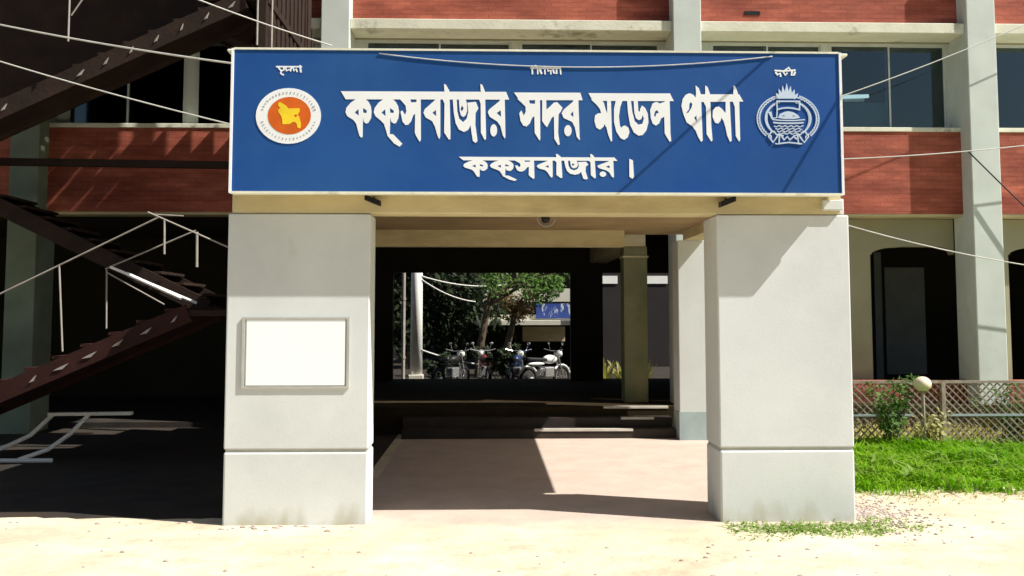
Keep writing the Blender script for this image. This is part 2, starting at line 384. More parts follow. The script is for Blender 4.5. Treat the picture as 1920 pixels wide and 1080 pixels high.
def word1(F):
    F.poly([(78,122),(1845,122),(1878,205),(130,208)])
    F.poly([(255,195),(330,195),(375,235),(398,280),(407,340),(402,410),(375,460),(350,469),(325,447),(318,400),(315,480),(315,610),(300,620),(282,600),(262,530),(245,470),(215,430),(150,390),(130,350),(138,300),(185,245)],
           [[(228,350),(268,312),(272,385)],[(316,300),(358,330),(352,358),(318,350)]])
    F.poly([(545,195),(620,195),(665,235),(690,280),(700,340),(693,410),(668,462),(645,467),(618,447),(608,400),(605,480),(603,580),(640,582),(738,682),(710,714),(650,680),(580,600),(560,530),(540,470),(500,430),(450,390),(430,345),(440,300),(480,245)],
           [[(512,350),(553,313),(557,387)],[(603,300),(645,330),(640,355),(605,350)]])
    F.poly([(700,195),(815,195),(830,240),(885,235),(885,195),(930,195),(935,640),(922,662),(880,590),(870,560),(872,360),(850,380),(830,440),(800,478),(768,482),(738,445),(715,340),(735,325),(765,375),(778,335),(770,275),(740,240)])
    F.poly([(1095,195),(1140,195),(1142,600),(1130,632),(1110,590),(1085,500),(1055,440),(985,400),(960,350),(975,310),(1070,225)],[[(1055,350),(1094,318),(1097,387)]])
    F.poly([(1178,38),(1200,48),(1235,110),(1240,200),(1250,560),(1250,630),(1232,635),(1183,560),(1185,250),(1165,205),(1185,150)])
    F.poly([(1272,195),(1315,195),(1322,330),(1343,412),(1385,448),(1422,412),(1440,340),(1430,240),(1520,230),(1548,300),(1518,350),(1515,470),(1540,650),(1518,670),(1490,650),(1475,560),(1465,480),(1440,530),(1395,554),(1340,528),(1305,460),(1285,350)])
    F.poly([(1338,195),(1410,195),(1425,250),(1428,330),(1410,378),(1385,394),(1362,378),(1348,330)],[[(1355,312),(1372,268),(1390,300),(1372,332)]])
    F.poly([(1568,38),(1590,48),(1615,110),(1620,200),(1630,560),(1630,630),(1615,638),(1575,560),(1572,250),(1555,205),(1575,150)])
    F.poly([(1790,195),(1830,195),(1838,600),(1830,622),(1810,590),(1785,490),(1750,440),(1670,390),(1648,340),(1665,310),(1770,225)],[[(1743,350),(1787,318),(1791,392)]])
    F.ell(1712,535,37,66,16)
F = Flat(f=lambda x, y: (620 + x / 5.647, 150 + y / 5.647))
word1(F); F.build('lettering', M['signwhite'], sign)['label'] = 'first and longest white word of the top line'
F = Flat(f=lambda x, y: (950 + x / 5.647, 150 + y / 5.647))
F.poly([(65,128),(780,128),(805,208),(125,210)])
F.poly([(100,195),(225,195),(235,245),(290,250),(295,195),(345,195),(348,625),(340,642),(288,560),(285,380),(260,400),(235,460),(200,492),(165,482),(135,430),(123,350),(145,320),(170,375),(192,335),(190,280),(150,240)])
F.poly([(370,195),(412,195),(415,310),(450,280),(495,235),(530,230),(588,290),(570,330),(545,360),(540,560),(556,680),(540,690),(498,620),(495,380),(470,400),(440,460),(420,499),(393,470),(368,430)])
F.poly([(710,195),(758,195),(770,600),(775,625),(765,634),(740,600),(720,500),(690,440),(600,400),(578,350),(600,310),(700,225)],[[(672,360),(702,328),(704,392)]])
F.ell(645,535,40,60,16)
F.build('lettering', M['signwhite'], sign)['label'] = 'short second white word of the top line'
F = Flat(f=lambda x, y: (950 + x / 5.647, 150 + y / 5.647))
F.poly([(868,132),(1750,132),(1790,214),(915,214)])
F.poly([(895,200),(1010,200),(1035,240),(1050,300),(1070,350),(1068,200),(1110,200),(1118,560),(1120,640),(1108,650),(1080,580),(1060,500),(1035,460),(1030,490),(990,522),(950,502),(930,430),(938,370),(970,348),(1005,345),(990,300),(950,250)])
F.poly([(1165,200),(1240,200),(1210,280),(1195,380),(1205,480),(1222,505),(1230,488),(1258,476),(1297,500),(1307,550),(1290,602),(1250,630),(1210,612),(1165,540),(1142,440),(1142,300)])
F.poly([(1283,200),(1325,200),(1340,330),(1365,430),(1405,468),(1447,458),(1465,400),(1450,365),(1440,405),(1410,420),(1380,400),(1362,340),(1355,200),(1400,200),(1405,320),(1422,330),(1425,300),(1445,262),(1480,288),(1507,350),(1514,440),(1490,530),(1450,577),(1405,585),(1355,552),(1315,470),(1295,350)])
F.poly([(1560,240),(1600,222),(1640,240),(1690,222),(1700,195),(1745,195),(1750,560),(1757,640),(1740,648),(1688,560),(1685,380),(1650,400),(1630,452),(1595,477),(1560,457),(1540,400),(1533,310)],[[(1573,370),(1585,325),(1610,310),(1627,342),(1600,347),(1590,384)]])
F.build('lettering', M['signwhite'], sign)['label'] = 'third white word of the top line'
F = Flat(f=lambda x, y: (1200 + x / 8.309, 150 + y / 8.309))
F.poly([(980,205),(1605,205),(1668,318),(985,325)])
F.poly([(908,66),(960,110),(985,190),(995,330),(1000,560),(1010,930),(985,955),(940,880),(900,780),(850,710),(760,650),(723,560),(700,490),(678,390),(700,280),(750,213),(810,190),(870,213),(905,260),(915,200)],
       [[(805,360),(830,328),(853,360),(837,420),(790,492),(745,512),(800,440)],[(878,580),(915,535),(922,645)]])
F.poly([(1063,66),(1100,90),(1135,190),(1140,320),(1150,700),(1167,930),(1145,948),(1073,830),(1070,400),(1030,320),(1060,200)])
F.poly([(1385,300),(1450,300),(1460,600),(1472,930),(1445,953),(1400,850),(1375,720),(1345,620),(1315,570),(1300,620),(1260,667),(1210,652),(1173,560),(1178,460),(1220,408),(1280,398),(1330,440),(1382,500)])
F.poly([(1516,64),(1545,80),(1582,180),(1602,300),(1607,920),(1590,948),(1538,860),(1530,400),(1500,320),(1475,300),(1510,200)])
F.build('lettering', M['signwhite'], sign)['label'] = 'last white word of the top line'
F = Flat(f=lambda x, y: (850 + (40 + (x - 80) * .8914) / 5.333, 280 + (80 + (y - 122) * .405) / 5.333))
word1(F); F.f = lambda x, y: (850 + x / 5.333, 280 + y / 5.333)
F.poly([(1763,92),(1800,108),(1810,272),(1795,294),(1763,272)])
F.build('lettering', M['signwhite'], sign)['label'] = 'smaller white word centred on the lower line'
# three tiny words above
F = Flat()
F.line([(511,125),(560,125)], 2.8); F.line([(515,126),(521,133),(526,131),(526,126)], 3.2); F.line([(521,133),(520,138),(526,141)], 3.0)
F.line([(529,126),(531,133),(536,130),(538,134),(540,126)], 3.1); F.line([(543,126),(545,133),(549,129),(551,135)], 3.1); F.line([(556,122),(558,136)], 3.2)
F.build('lettering', M['signwhite'], sign)['label'] = 'tiny white word above the round seal'
F = Flat()
F.line([(993,126),(1051,126)], 2.8); F.line([(996,121),(997,138)], 3.0); F.line([(999,124),(1003,121),(1007,128),(1007,138)], 2.8); F.line([(1011,127),(1013,134),(1015,137)], 3.8)
F.line([(1020,122),(1021,138)], 2.8); F.line([(1026,127),(1027,132),(1032,130),(1032,138)], 3.0); F.line([(1036,127),(1038,135),(1043,136),(1043,128)], 3.5); F.line([(1050,123),(1051,138)], 2.8)
F.build('lettering', M['signwhite'], sign)['label'] = 'tiny white word at the top middle of the sign'
F = Flat()
F.line([(1462,129),(1480,130),(1503,128)], 3.0); F.line([(1464,132),(1468,137),(1473,134),(1474,141)], 3.8); F.line([(1479,131),(1483,138),(1487,133)], 3.0); F.line([(1482,129),(1490,123),(1494,130)], 3.0)
F.line([(1496,130),(1495,138),(1500,137),(1502,131)], 3.8)
F.build('lettering', M['signwhite'], sign)['label'] = 'tiny white word above the badge'
# round seal
seal = Flat(.006).ell(536, 219, 61, 53, 40).build('seal', M['signwhite'], sign); seal['label'] = 'round white seal with orange centre and yellow map'
Flat(.008).ell(538, 218.5, 40.5, 35.5, 36).build('seal_centre', M['orange'], seal)
F = Flat(.010, lambda x, y: (460 + x / 6.35, 110 + y / 6.35))
F.poly([(362,535),(385,528),(455,570),(480,605),(615,600),(618,640),(590,680),(612,700),(632,780),(632,835),(615,845),(592,830),(585,790),(560,765),(530,770),(500,792),(415,795),(410,740),(395,690),(365,650),(360,620),(385,600),(358,565)],
       [[(548,690),(575,672),(590,690),(570,715)]])
F.build('seal_map', M['yellow'], seal)
F = Flat(.008); rr = random.Random(4)
for i in range(46):
    a = 2 * math.pi * i / 46
    if abs(math.sin(a)) < .16: continue
    cx, cy = 536.5 + 51 * math.cos(a), 219 + 44.3 * math.sin(a); q = rr.uniform(1.2, 2.4)
    F.line([(cx - q * math.cos(a), cy - q * math.sin(a)), (cx + q * math.cos(a), cy + q * math.sin(a))], rr.uniform(.9, 1.8))
F.build('lettering', M['sealgrey'], seal)
# badge
F = Flat(.005, lambda x, y: (1410 + x / 6.35, 110 + y / 6.35)); rr = random.Random(9)
for sgn in (-1, 1):
    for rx, ry, wdt in ((378, 292, 15), (258, 225, 13)):
        F.line([(485 + sgn * rx * math.sin(R(a)), 700 - ry * math.cos(R(a)) * (1.0 if a < 90 else 1.02)) for a in range(22, 141, 7)], wdt)
    for k, a in enumerate(range(20, 142, 7)):
        for j, q in enumerate((.76, .92)):
            ca = R(a + 3 * j); cx, cy = 485 + sgn * 372 * q * math.sin(ca), 700 - 290 * q * math.cos(ca)
            tx, ty = sgn * math.cos(ca), math.sin(ca); o = 20 * (1 if j else -1)
            F.line([(cx - tx * 22, cy - ty * 22), (cx + sgn * o * math.sin(ca) * .3, cy), (cx + tx * 22 + sgn * o * math.sin(ca), cy + ty * 22 - o * math.cos(ca))], [6, 21, 5])
for tx, ty, bx in ((475, 280, 0), (422, 308, -30), (522, 310, 30), (378, 345, -60), (568, 350, 60), (342, 395, -85), (612, 398, 85)):
    F.line([(475 + bx, 455), ((475 + bx + tx) / 2, (450 + ty) / 2 + 8), (tx, ty)], [34, 44, 4])
F.poly([(370, 460), (580, 460), (560, 425), (475, 405), (390, 425)])
F.line([(345, 492), (638, 492)], 16); F.line([(350, 492), (352, 590), (345, 690), (290, 700), (262, 620)], [14, 14, 14, 22, 36]); F.line([(630, 492), (626, 600)], 16)
F.line([(355, 592), (420, 575), (490, 570), (560, 578), (618, 592)], 16)
F.poly([(360, 690), (385, 645), (440, 620), (490, 612), (550, 625), (600, 655), (630, 690), (560, 704), (430, 704)], [[(400, 672), (430, 660), (452, 674)], [(530, 674), (555, 660), (578, 674)]])
F.line([(290, 712), (400, 722), (560, 724), (690, 712)], 13); F.line([(300, 748), (400, 756), (560, 756), (672, 748)], 18)
for y in (792, 822, 852, 878):
    F.line([(310 + (y - 792) * .6 + i * 18, y + (7 if i % 4 in (1, 2) else -5)) for i in range(int((360 - (y - 792) * 1.2) / 18) + 1)], 12)
for sgn in (-1, 1):
    F.line([(485 + sgn * 205, 855), (485 + sgn * 245, 915), (485 + sgn * 190, 985), (485 + sgn * 150, 930), (485 + sgn * 120, 890)], 18)
    F.line([(485 + sgn * 110, 900), (485 + sgn * 120, 1005), (485 + sgn * 165, 1000)], 16)
    F.line([(485 + sgn * 180, 850), (485 + sgn * 150, 890), (485 + sgn * 60, 905)], 16)
F.line([(370, 1000), (485, 985), (630, 1000)], 16); F.line([(395, 900), (430, 955), (470, 915), (500, 955), (545, 915), (585, 945)], 20)
bd = F.build('badge', M['badge'], sign); bd['label'] = 'silver badge of wreath, lily star, boat and ribbon'

# notice board
nb = empty('notice_board', 'blank white notice board in a thin grey frame on the left pillar', 'notice board')
MB().box(-2.33, -1.38, YF - .014, YF - .001, 1.32, 1.955).build('sheet', M['board'], nb, .004)
f = MB()
for b_ in ((-2.37, -1.34, 1.955, 1.975), (-2.37, -1.34, 1.295, 1.315), (-2.37, -2.345, 1.315, 1.955), (-1.365, -1.34, 1.315, 1.955)): f.box(b_[0], b_[1], YF - .020, YF - .001, b_[2], b_[3])
f.build('frame', M['frame'], nb)

# floodlights and ceiling lamp
def flood(x, y, z, flip, label):
    e = empty('floodlight', label, 'floodlight', 'small black floodlights under the porch beam')
    s = -1 if flip else 1
    MB().hexa([(x - .075, y - .12, z - .035 + .03 * s), (x + .075, y - .12, z - .035 - .03 * s), (x + .075, y - .01, z - .03 - .03 * s), (x - .075, y - .01, z - .03 + .03 * s),
               (x - .075, y - .12, z + .02 + .03 * s), (x + .075, y - .12, z + .02 - .03 * s), (x + .075, y - .01, z + .025 - .03 * s), (x - .075, y - .01, z + .025 + .03 * s)]).build('housing', M['black'], e, .004)
    MB().bar((x, y - .04, z), (x, y + .01, z + .03), .02, .02).build('bracket', M['black'], e)
flood(-1.12, YF - .01, 3.11, False, 'black floodlight under the sign above the notice board pillar')
flood(2.34, YF - .01, 3.11, True, 'black floodlight under the sign above the plain right pillar')
e = empty('floodlight', 'black floodlight inside the porch at the top of the side opening', 'floodlight', 'small black floodlights under the porch beam')
MB().hexa([(2.12, 10.3, 3.13), (2.30, 10.3, 3.19), (2.30, 10.4, 3.19), (2.12, 10.4, 3.13), (2.12, 10.3, 3.17), (2.30, 10.3, 3.25), (2.30, 10.4, 3.25), (2.12, 10.4, 3.17)]).build('housing', M['black'], e, .004)
MB().bar((2.24, 10.35, 3.2), (2.24, 10.35, 3.36), .03, .03).build('bracket', M['black'], e)
e = empty('ceiling_lamp', 'round bare ceiling lamp hanging under the middle of the porch roof', 'lamp')
MB().tube([(.62, 10, 3.355), (.62, 10, 3.25), (.62, 9.98, 3.17)], .03).build('holder', M['pipe'], e)
MB().sphere((.63, 9.93, 3.055), .05).build('bulb', M['black'], e, smooth=True)
MB().tube([(.64 + .095 * math.cos(a), 9.95, 3.06 + .085 * math.sin(a)) for a in [k * math.pi / 8 for k in range(17)]], .012, 6).build('guard_ring', M['pipe'], e)

# ------------------------------------------------------------------ the building
bld = empty('office_building', 'long white columned building with rust red panels and dark windows behind the porch', 'building')
YC, YSP, YW = 15.6, 15.93, 16.22
def wtrim(name, m, *b, bevel=0, parent=bld): return box(name, m, parent, *b, bevel=bevel)
cols = [(-13.43, -12.93), (-8.2, -7.7), (-2.93, -2.43), (3.25, 3.75), (8.5, 9.02), (13.75, 14.27)]
for i, (a, b_) in enumerate(cols):
    wtrim('column', M['greenwall'] if i < 2 else M['colpaint'], a, b_, YC, YW + .05, -.02, 8.75, bevel=.015)
def window(x0, x1, z0, z1, open_left=False):
    fr = MB(); t = .032; mid = (x0 + x1) / 2
    fr.box(x0, x1, YW, YW + .07, z0, z0 + t).box(x0, x1, YW, YW + .07, z1 - t, z1)
    fr.box(x0, x0 + t, YW, YW + .07, z0 + t, z1 - t).box(x1 - t, x1, YW, YW + .07, z0 + t, z1 - t)
    f = fr.build('window', M['alu'], bld, .004)
    for s, (a, b_, dy) in enumerate(((x0 + t, mid + .035, 0.005), (mid - .035, x1 - t, .038))):
        sb = MB(); q = .030
        sb.box(a, a + q, YW + dy, YW + dy + .028, z0 + t, z1 - t).box(b_ - q, b_, YW + dy, YW + dy + .028, z0 + t, z1 - t)
        sb.box(a + q, b_ - q, YW + dy, YW + dy + .028, z0 + t, z0 + t + q).box(a + q, b_ - q, YW + dy, YW + dy + .028, z1 - t - q, z1 - t)
        sb.build('sash', M['alu'], f)
        MB().box(a + q, b_ - q, YW + dy + .012, YW + dy + .018, z0 + t + q, z1 - t - q).build('pane', M['glass'], f)
for i in range(len(cols) - 1):
    x0, x1 = cols[i][1], cols[i + 1][0]
    for fl in (0, 1):
        zb = 3.80 + 3.40 * fl
        wtrim('red_panel', M['red'], x0, x1, YSP, YSP + .18, zb, zb + 1.48)
        wtrim('sill', M['ledge'], x0 + .002, x1 - .002, YSP - .02, YW + .1, zb + 1.482, zb + 1.56, bevel=.008)
        if fl: wtrim('ledge', M['ledge'], x0 + .002, x1 - .002, YC + .07, YW + .2, zb - .19, zb - .002, bevel=.012)
        if fl: continue
        wtrim('ledge', M['cream'], x0 + .002, x1 - .002, YSP + .02, YW + .1, zb - .05, zb - .002)
        z0, z1 = zb + 1.562, zb + 3.185
        wtrim('lintel', M['verandah'], x0, x1, YW - .01, YW + .2, z1 + .002, zb + 3.209)
        L = x1 - x0
        if i == 2: ws = [(-2.25, .43), (.55, 3.15)]
        elif i == 1: ws = [(-7.55, -5.44), (-5.28, -3.1)]
        else: ws = [(x0 + .3, x0 + .3 + (L - .45) * .485), (x1 - .15 - (L - .45) * .49, x1 - .05)]
        edges = [x0] + [v for w_ in ws for v in w_] + [x1]
        for k in (0, 2, 4):
            if edges[k + 1] - edges[k] > .02: wtrim('wall_post', M['colpaint'], edges[k], edges[k + 1], YW + .01, YW + .12, z0, z1)
        for a, b_ in ws: window(a, b_, z0, z1)
# floors, ceilings and the closing walls
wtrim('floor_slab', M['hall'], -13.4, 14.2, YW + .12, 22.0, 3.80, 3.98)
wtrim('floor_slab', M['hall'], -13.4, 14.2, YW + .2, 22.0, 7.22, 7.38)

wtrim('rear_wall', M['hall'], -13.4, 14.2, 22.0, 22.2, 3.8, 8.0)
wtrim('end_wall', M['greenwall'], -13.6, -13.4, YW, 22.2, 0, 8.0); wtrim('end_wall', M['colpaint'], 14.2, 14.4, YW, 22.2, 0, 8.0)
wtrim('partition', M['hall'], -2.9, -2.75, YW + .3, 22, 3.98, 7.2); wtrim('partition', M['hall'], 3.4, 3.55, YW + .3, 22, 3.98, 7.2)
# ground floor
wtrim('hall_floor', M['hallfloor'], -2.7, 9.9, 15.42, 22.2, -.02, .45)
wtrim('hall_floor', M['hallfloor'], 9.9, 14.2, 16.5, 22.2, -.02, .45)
wtrim('yard_room_floor', M['dark_ground'], -13.4, -2.7, 16.4, 22.2, -.02, .10)
for k, (y0, z) in enumerate(((14.80, .15), (15.11, .30))):
    s_ = box('step', M['step'], bld, -1.4 + .0 * k, 3.05, y0, 15.42 - .001 * k, 0 + .0 * k, z)
    box('sunlit_edge', M['sunlit_step'], s_, (.75, 1.9)[k] if k == 0 else 2.2, (2.35, 2.75)[k], y0 - .012, y0 + .09, z - .03, z + .006)  # pale strips paint sun on part of each step edge
MB().box(1.95, 3.05, 15.408, 15.50, .42, .456).build('sunlit_edge', M['sunlit_step'], bld)
# hall walls: far wall with the opening to the courtyard
rw = MB()
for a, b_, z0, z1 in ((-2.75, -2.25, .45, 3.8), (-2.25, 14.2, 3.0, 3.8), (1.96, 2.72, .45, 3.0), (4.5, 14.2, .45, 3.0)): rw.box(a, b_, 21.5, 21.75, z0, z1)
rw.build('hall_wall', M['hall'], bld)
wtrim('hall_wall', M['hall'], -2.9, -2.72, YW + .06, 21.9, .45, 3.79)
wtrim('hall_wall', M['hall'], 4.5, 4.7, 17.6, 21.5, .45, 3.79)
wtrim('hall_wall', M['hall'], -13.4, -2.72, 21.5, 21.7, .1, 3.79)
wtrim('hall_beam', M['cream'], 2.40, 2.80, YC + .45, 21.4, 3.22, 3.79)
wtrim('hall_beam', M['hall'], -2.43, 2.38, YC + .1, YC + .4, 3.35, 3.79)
wtrim('hall_column', M['olive'], 2.42, 2.84, YC + .52, YC + .94, .45, 3.22, bevel=.01)
MB().box(2.40, 2.86, YC + .50, YC + .96, 3.02, 3.05).build('column_band', M['cream'], bld)
# verandah on the right
for i, (x0, x1) in enumerate(((3.75, 8.5), (9.02, 13.75))):
    ox0, ox1 = (6.95, 8.50) if i == 0 else (9.50, 12.6)
    wl = MB().box(x0, x1, 16.30, 16.5, 3.24, 3.74).box(x0, ox0, 16.30, 16.5, .45, 3.24)
    if ox1 < x1: wl.box(ox1, x1, 16.30, 16.5, .45, 3.24)
    wl.build('verandah_wall', M['verandah'], bld)
    n_ = 16          # shallow arched head
    for sx, xa in ((1, ox0), (-1, ox1)):
        ar = MB(); wa = .55 if sx == 1 else .22
        for k in range(n_):
            t0, t1 = k / n_, (k + 1) / n_; f0, f1 = .16 * (1 - math.sqrt(1 - (1 - t0) ** 2)), .16 * (1 - math.sqrt(1 - (1 - t1) ** 2))
            xs0, xs1 = xa + sx * wa * t0, xa + sx * wa * t1
            ar.box(min(xs0, xs1), max(xs0, xs1), 16.302, 16.498, 3.24 - (f0 + f1) / 2 - .01, 3.24)
        ar.build('arch_head', M['verandah'], bld)
    wtrim('parapet', M['red'], x0, x1, 16.0, 16.12, .32, .84)
    wtrim('plinth', M['dado'], x0, x1, 15.98, 16.13, -.02, .318)
wtrim('inner_panel', M['innerpanel'], 8.4, 9.25, 19.0, 19.08, .75, 3.0)
wtrim('inner_panel', M['innerpanel'], 8.05, 8.2, 18.7, 18.8, .45, 3.3)
wtrim('blind', M['signwhite'], 6.36, 7.38, 16.40, 16.42, 5.38, 5.92)

# white bar in the first floor room, glow added so it shows
tm = mat('glowing_white', (.9, .9, .9), .4, .01, 2); tm.node_tree.nodes['Principled BSDF'].inputs['Emission Color'].default_value = (1, .93, .9, 1); tm.node_tree.nodes['Principled BSDF'].inputs['Emission Strength'].default_value = 1.6
tl = empty('white_bar', 'white glowing bar behind the right hand first floor window', 'light fitting')  # a plain bar with added glow
MB().tube([(6.5, 16.42, 6.03), (7.05, 16.42, 6.05)], .035, 10).build('tube', tm, tl)
MB().box(6.6, 7.0, 16.48, 16.52, 5.95, 6.03).build('bar_box', M['frame'], tl)

# ------------------------------------------------------------------ outdoor staircase on the left
st = empty('outdoor_staircase', 'dark open steel staircase with thin pale handrails climbing the left end of the building', 'staircase')
rc = random.Random(5)
def flight(p0, p1, y0, y1, n, m=M['stairred'], soffit=True, flecks=None, sides=(0, 1)):
    (x0, z0), (x1, z1) = p0, p1
    for k in sides:
        y = (y0, y1)[k]
        MB().bar((x0, y, z0), (x1, y, z1), .05, .24).build('stringer', m, st)
    if soffit: MB().bar((x0, (y0 + y1) / 2, z0 - .05), (x1, (y0 + y1) / 2, z1 - .05), y1 - y0 - .06, .03).build('soffit', m, st)
    for i in range(n):
        t = (i + .5) / n; x, z = x0 + (x1 - x0) * t, z0 + (z1 - z0) * t
        dx = abs(x1 - x0) / n * .42
        td = MB().box(x - dx, x + dx, y0 + .026, y1 - .026, z + .10, z + .14).build('tread', m, st)
        cz = rc.uniform(.5, 1.25)  # pale pieces put in for sun flecks on the treads
        if flecks and rc.random() < .8: MB().hexa([(x - dx * flecks * cz, y0 - .045, z - .05), (x + dx * flecks * cz * .2, y0 - .045, z - .03), (x + dx * flecks * cz * .2, y0 - .026, z - .03), (x - dx * flecks * cz, y0 - .026, z - .05),
                   (x - dx * flecks * cz * .1, y0 - .045, z + .00), (x + dx * flecks * cz, y0 - .045, z + .05), (x + dx * flecks * cz, y0 - .026, z + .05), (x - dx * flecks * cz * .1, y0 - .026, z + .00)]).build('sun_fleck', M['pipe'], td)
def rail(p, q, r_=.012, m='pipe', name='handrail'): MB().tube([p, q], r_, 6).build(name, M[m], st)
flight((-7.2, .62), (-3.95, 2.02), 12.1, 13.4, 9, flecks=.55)
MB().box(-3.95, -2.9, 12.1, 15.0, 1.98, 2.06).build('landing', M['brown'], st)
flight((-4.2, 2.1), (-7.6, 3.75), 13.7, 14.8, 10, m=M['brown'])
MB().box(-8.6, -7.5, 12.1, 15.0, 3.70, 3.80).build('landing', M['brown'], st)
flight((-7.6, 4.2), (-3.3, 6.25), 12.1, 12.75, 13, m=M['brown'], flecks=.3)
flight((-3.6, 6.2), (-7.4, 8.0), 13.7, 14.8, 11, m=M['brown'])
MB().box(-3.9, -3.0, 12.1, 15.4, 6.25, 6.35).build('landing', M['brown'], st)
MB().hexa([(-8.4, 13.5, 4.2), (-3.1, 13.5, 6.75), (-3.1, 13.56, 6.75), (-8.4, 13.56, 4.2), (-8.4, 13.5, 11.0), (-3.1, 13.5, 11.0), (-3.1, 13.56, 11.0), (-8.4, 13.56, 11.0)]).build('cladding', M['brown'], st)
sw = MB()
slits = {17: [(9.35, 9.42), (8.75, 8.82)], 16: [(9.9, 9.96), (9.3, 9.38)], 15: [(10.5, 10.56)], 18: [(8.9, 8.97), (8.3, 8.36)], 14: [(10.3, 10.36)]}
for k in range(24):       # sheet metal planks shading the facade, gaps added to throw sun streaks
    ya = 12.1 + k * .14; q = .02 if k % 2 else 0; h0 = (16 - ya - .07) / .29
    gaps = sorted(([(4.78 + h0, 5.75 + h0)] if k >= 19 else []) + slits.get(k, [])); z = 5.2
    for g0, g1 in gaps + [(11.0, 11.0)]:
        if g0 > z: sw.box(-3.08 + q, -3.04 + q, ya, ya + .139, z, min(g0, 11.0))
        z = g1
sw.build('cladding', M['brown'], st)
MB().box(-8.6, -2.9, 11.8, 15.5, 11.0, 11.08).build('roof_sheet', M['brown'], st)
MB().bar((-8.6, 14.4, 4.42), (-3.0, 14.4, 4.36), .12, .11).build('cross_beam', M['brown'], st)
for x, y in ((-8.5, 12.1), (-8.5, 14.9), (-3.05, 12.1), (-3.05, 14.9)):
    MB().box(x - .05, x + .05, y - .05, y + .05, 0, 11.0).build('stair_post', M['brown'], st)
rail((-7.2, 12.1, 1.88), (-4.38, 12.1, 3.29)); rail((-4.52, 12.1, 3.36), (-3.1, 12.1, 2.74)); rail((-4.45, 12.1, 3.33), (-4.05, 12.1, 3.31), .009)
rail((-5.66, 12.1, 2.65), (-5.58, 12.1, 1.52), name='post'); rail((-4.30, 12.1, 3.27), (-4.29, 12.1, 2.80), .014, name='post')
rail((-5.62, 13.45, 2.67), (-4.32, 13.45, 3.24)); rail((-5.60, 13.45, 2.66), (-5.58, 13.45, 1.80), name='post'); rail((-4.30, 13.45, 3.22), (-4.29, 13.45, 2.70), .02, name='post')
rail((-5.55, 13.45, 2.70), (-4.28, 13.45, 2.17), .022, 'post'); rail((-5.3, 13.44, 2.60), (-4.5, 13.44, 2.24), .028, 'post'); rail((-5.6, 13.45, 2.62), (-4.75, 13.45, 2.15), .012)  # white rods put in for glare on the handrail
rail((-3.10, 12.0, 5.6), (-3.10, 12.0, 7.2), .014, name='hanging_rod'); rail((-2.98, 12.3, 5.6), (-2.98, 12.3, 7.4), .014, name='hanging_rod')
rail((-5.55, 11.9, 5.6), (-5.55, 11.9, 6.6), .012, name='hanging_rod'); rail((-5.52, 11.9, 5.95), (-5.3, 11.9, 6.3), .010, name='hanging_rod')

stripes = empty('sun_stripe_bars', 'white bars standing in for sun stripes on the ground at the left edge', 'sun stripes')  # raised bars added to imitate sun stripes falling through the stair
MB().bar((-6.15, 13.0, .61), (-5.0, 13.0, .62), .10, .045).build('top_stripe', M['post'], stripes)
MB().tube([(-6.1, 13, .6), (-6.35, 12.9, .33), (-6.6, 12.8, .2), (-7.0, 12.6, .04)], .03, 8).build('slanted_stripe', M['post'], stripes)
MB().tube([(-5.6, 13, .6), (-5.8, 12.9, .35), (-6.05, 12.8, .15), (-6.35, 12.6, .04)], .03, 8).build('slanted_stripe', M['post'], stripes)
MB().tube([(-7.2, 12.6, .03), (-5.9, 12.6, .03)], .03, 8).build('front_stripe', M['post'], stripes)

# ------------------------------------------------------------------ cables
def cable(a, b, sag, r, m, label, group='overhead cables'):
    a = Vector(a); b = Vector(b); n = 24
    pts = [a.lerp(b, i / n) - Vector((0, 0, sag * 4 * (i / n) * (1 - i / n))) for i in range(n + 1)]
    return tag(MB().tube(pts, r, 6).build('cable', m, smooth=True), label, 'cable', group)
cable((-1.05, 8.572, 4.50), (2.75, 8.572, 4.50), .12, .005, M['wirel'], 'pale cable sagging across the top of the blue sign')
cable((5.75, 15.3, 5.65), (9.9, 15.3, 7.3), .06, .010, M['wirel'], 'pale cable climbing from the right end of the sign past the first floor window')
cable((5.75, 15.3, 4.66), (9.9, 15.3, 5.0), .05, .010, M['wirel'], 'pale cable crossing the red panel right of the sign')
cable((5.9, 15.3, 3.60), (10.2, 15.3, 2.72), .10, .010, M['wirel'], 'pale cable running low in front of the verandah opening')
cable((8.4, 15.5, 4.85), (9.9, 15.4, 3.3), .02, .012, M['wired'], 'dark cable slanting down across the right column')
cable((-7.2, 11.5, 5.9), (-2.5, 9.4, 4.6), .05, .011, M['wirel'], 'upper of two pale cables meeting the left end of the sign')
cable((-7.0, 11.4, 5.45), (-2.9, 10.6, 4.2), .04, .009, M['wirel'], 'lower of two pale cables left of the sign')
cable((-4.4, 11.0, 6.2), (-2.1, 12.0, 5.6), .04, .009, M['wirel'], 'pale cable at the top edge of the picture running to the left column')
# high service cables whose shadows cross the sign
def shadow_cable(ua, ub, h, label):
    A = sp(*ua); B = sp(*ub); k = Vector((.85, -.29, 1.0))
    a = Vector((A[0], YS, A[1])) + k * h; b = Vector((B[0], YS, B[1])) + k * h; d = (b - a)
    cable(a - d * 1.2, b + d * .03, 0, .011, M['wired'], label)
shadow_cable((1458, 97), (1160, 362), 2.0, 'dark service cable high in front of the sign, nearer the middle')
shadow_cable((1588, 178), (1476, 355), 2.0, 'dark service cable high in front of the sign, nearer the right end')

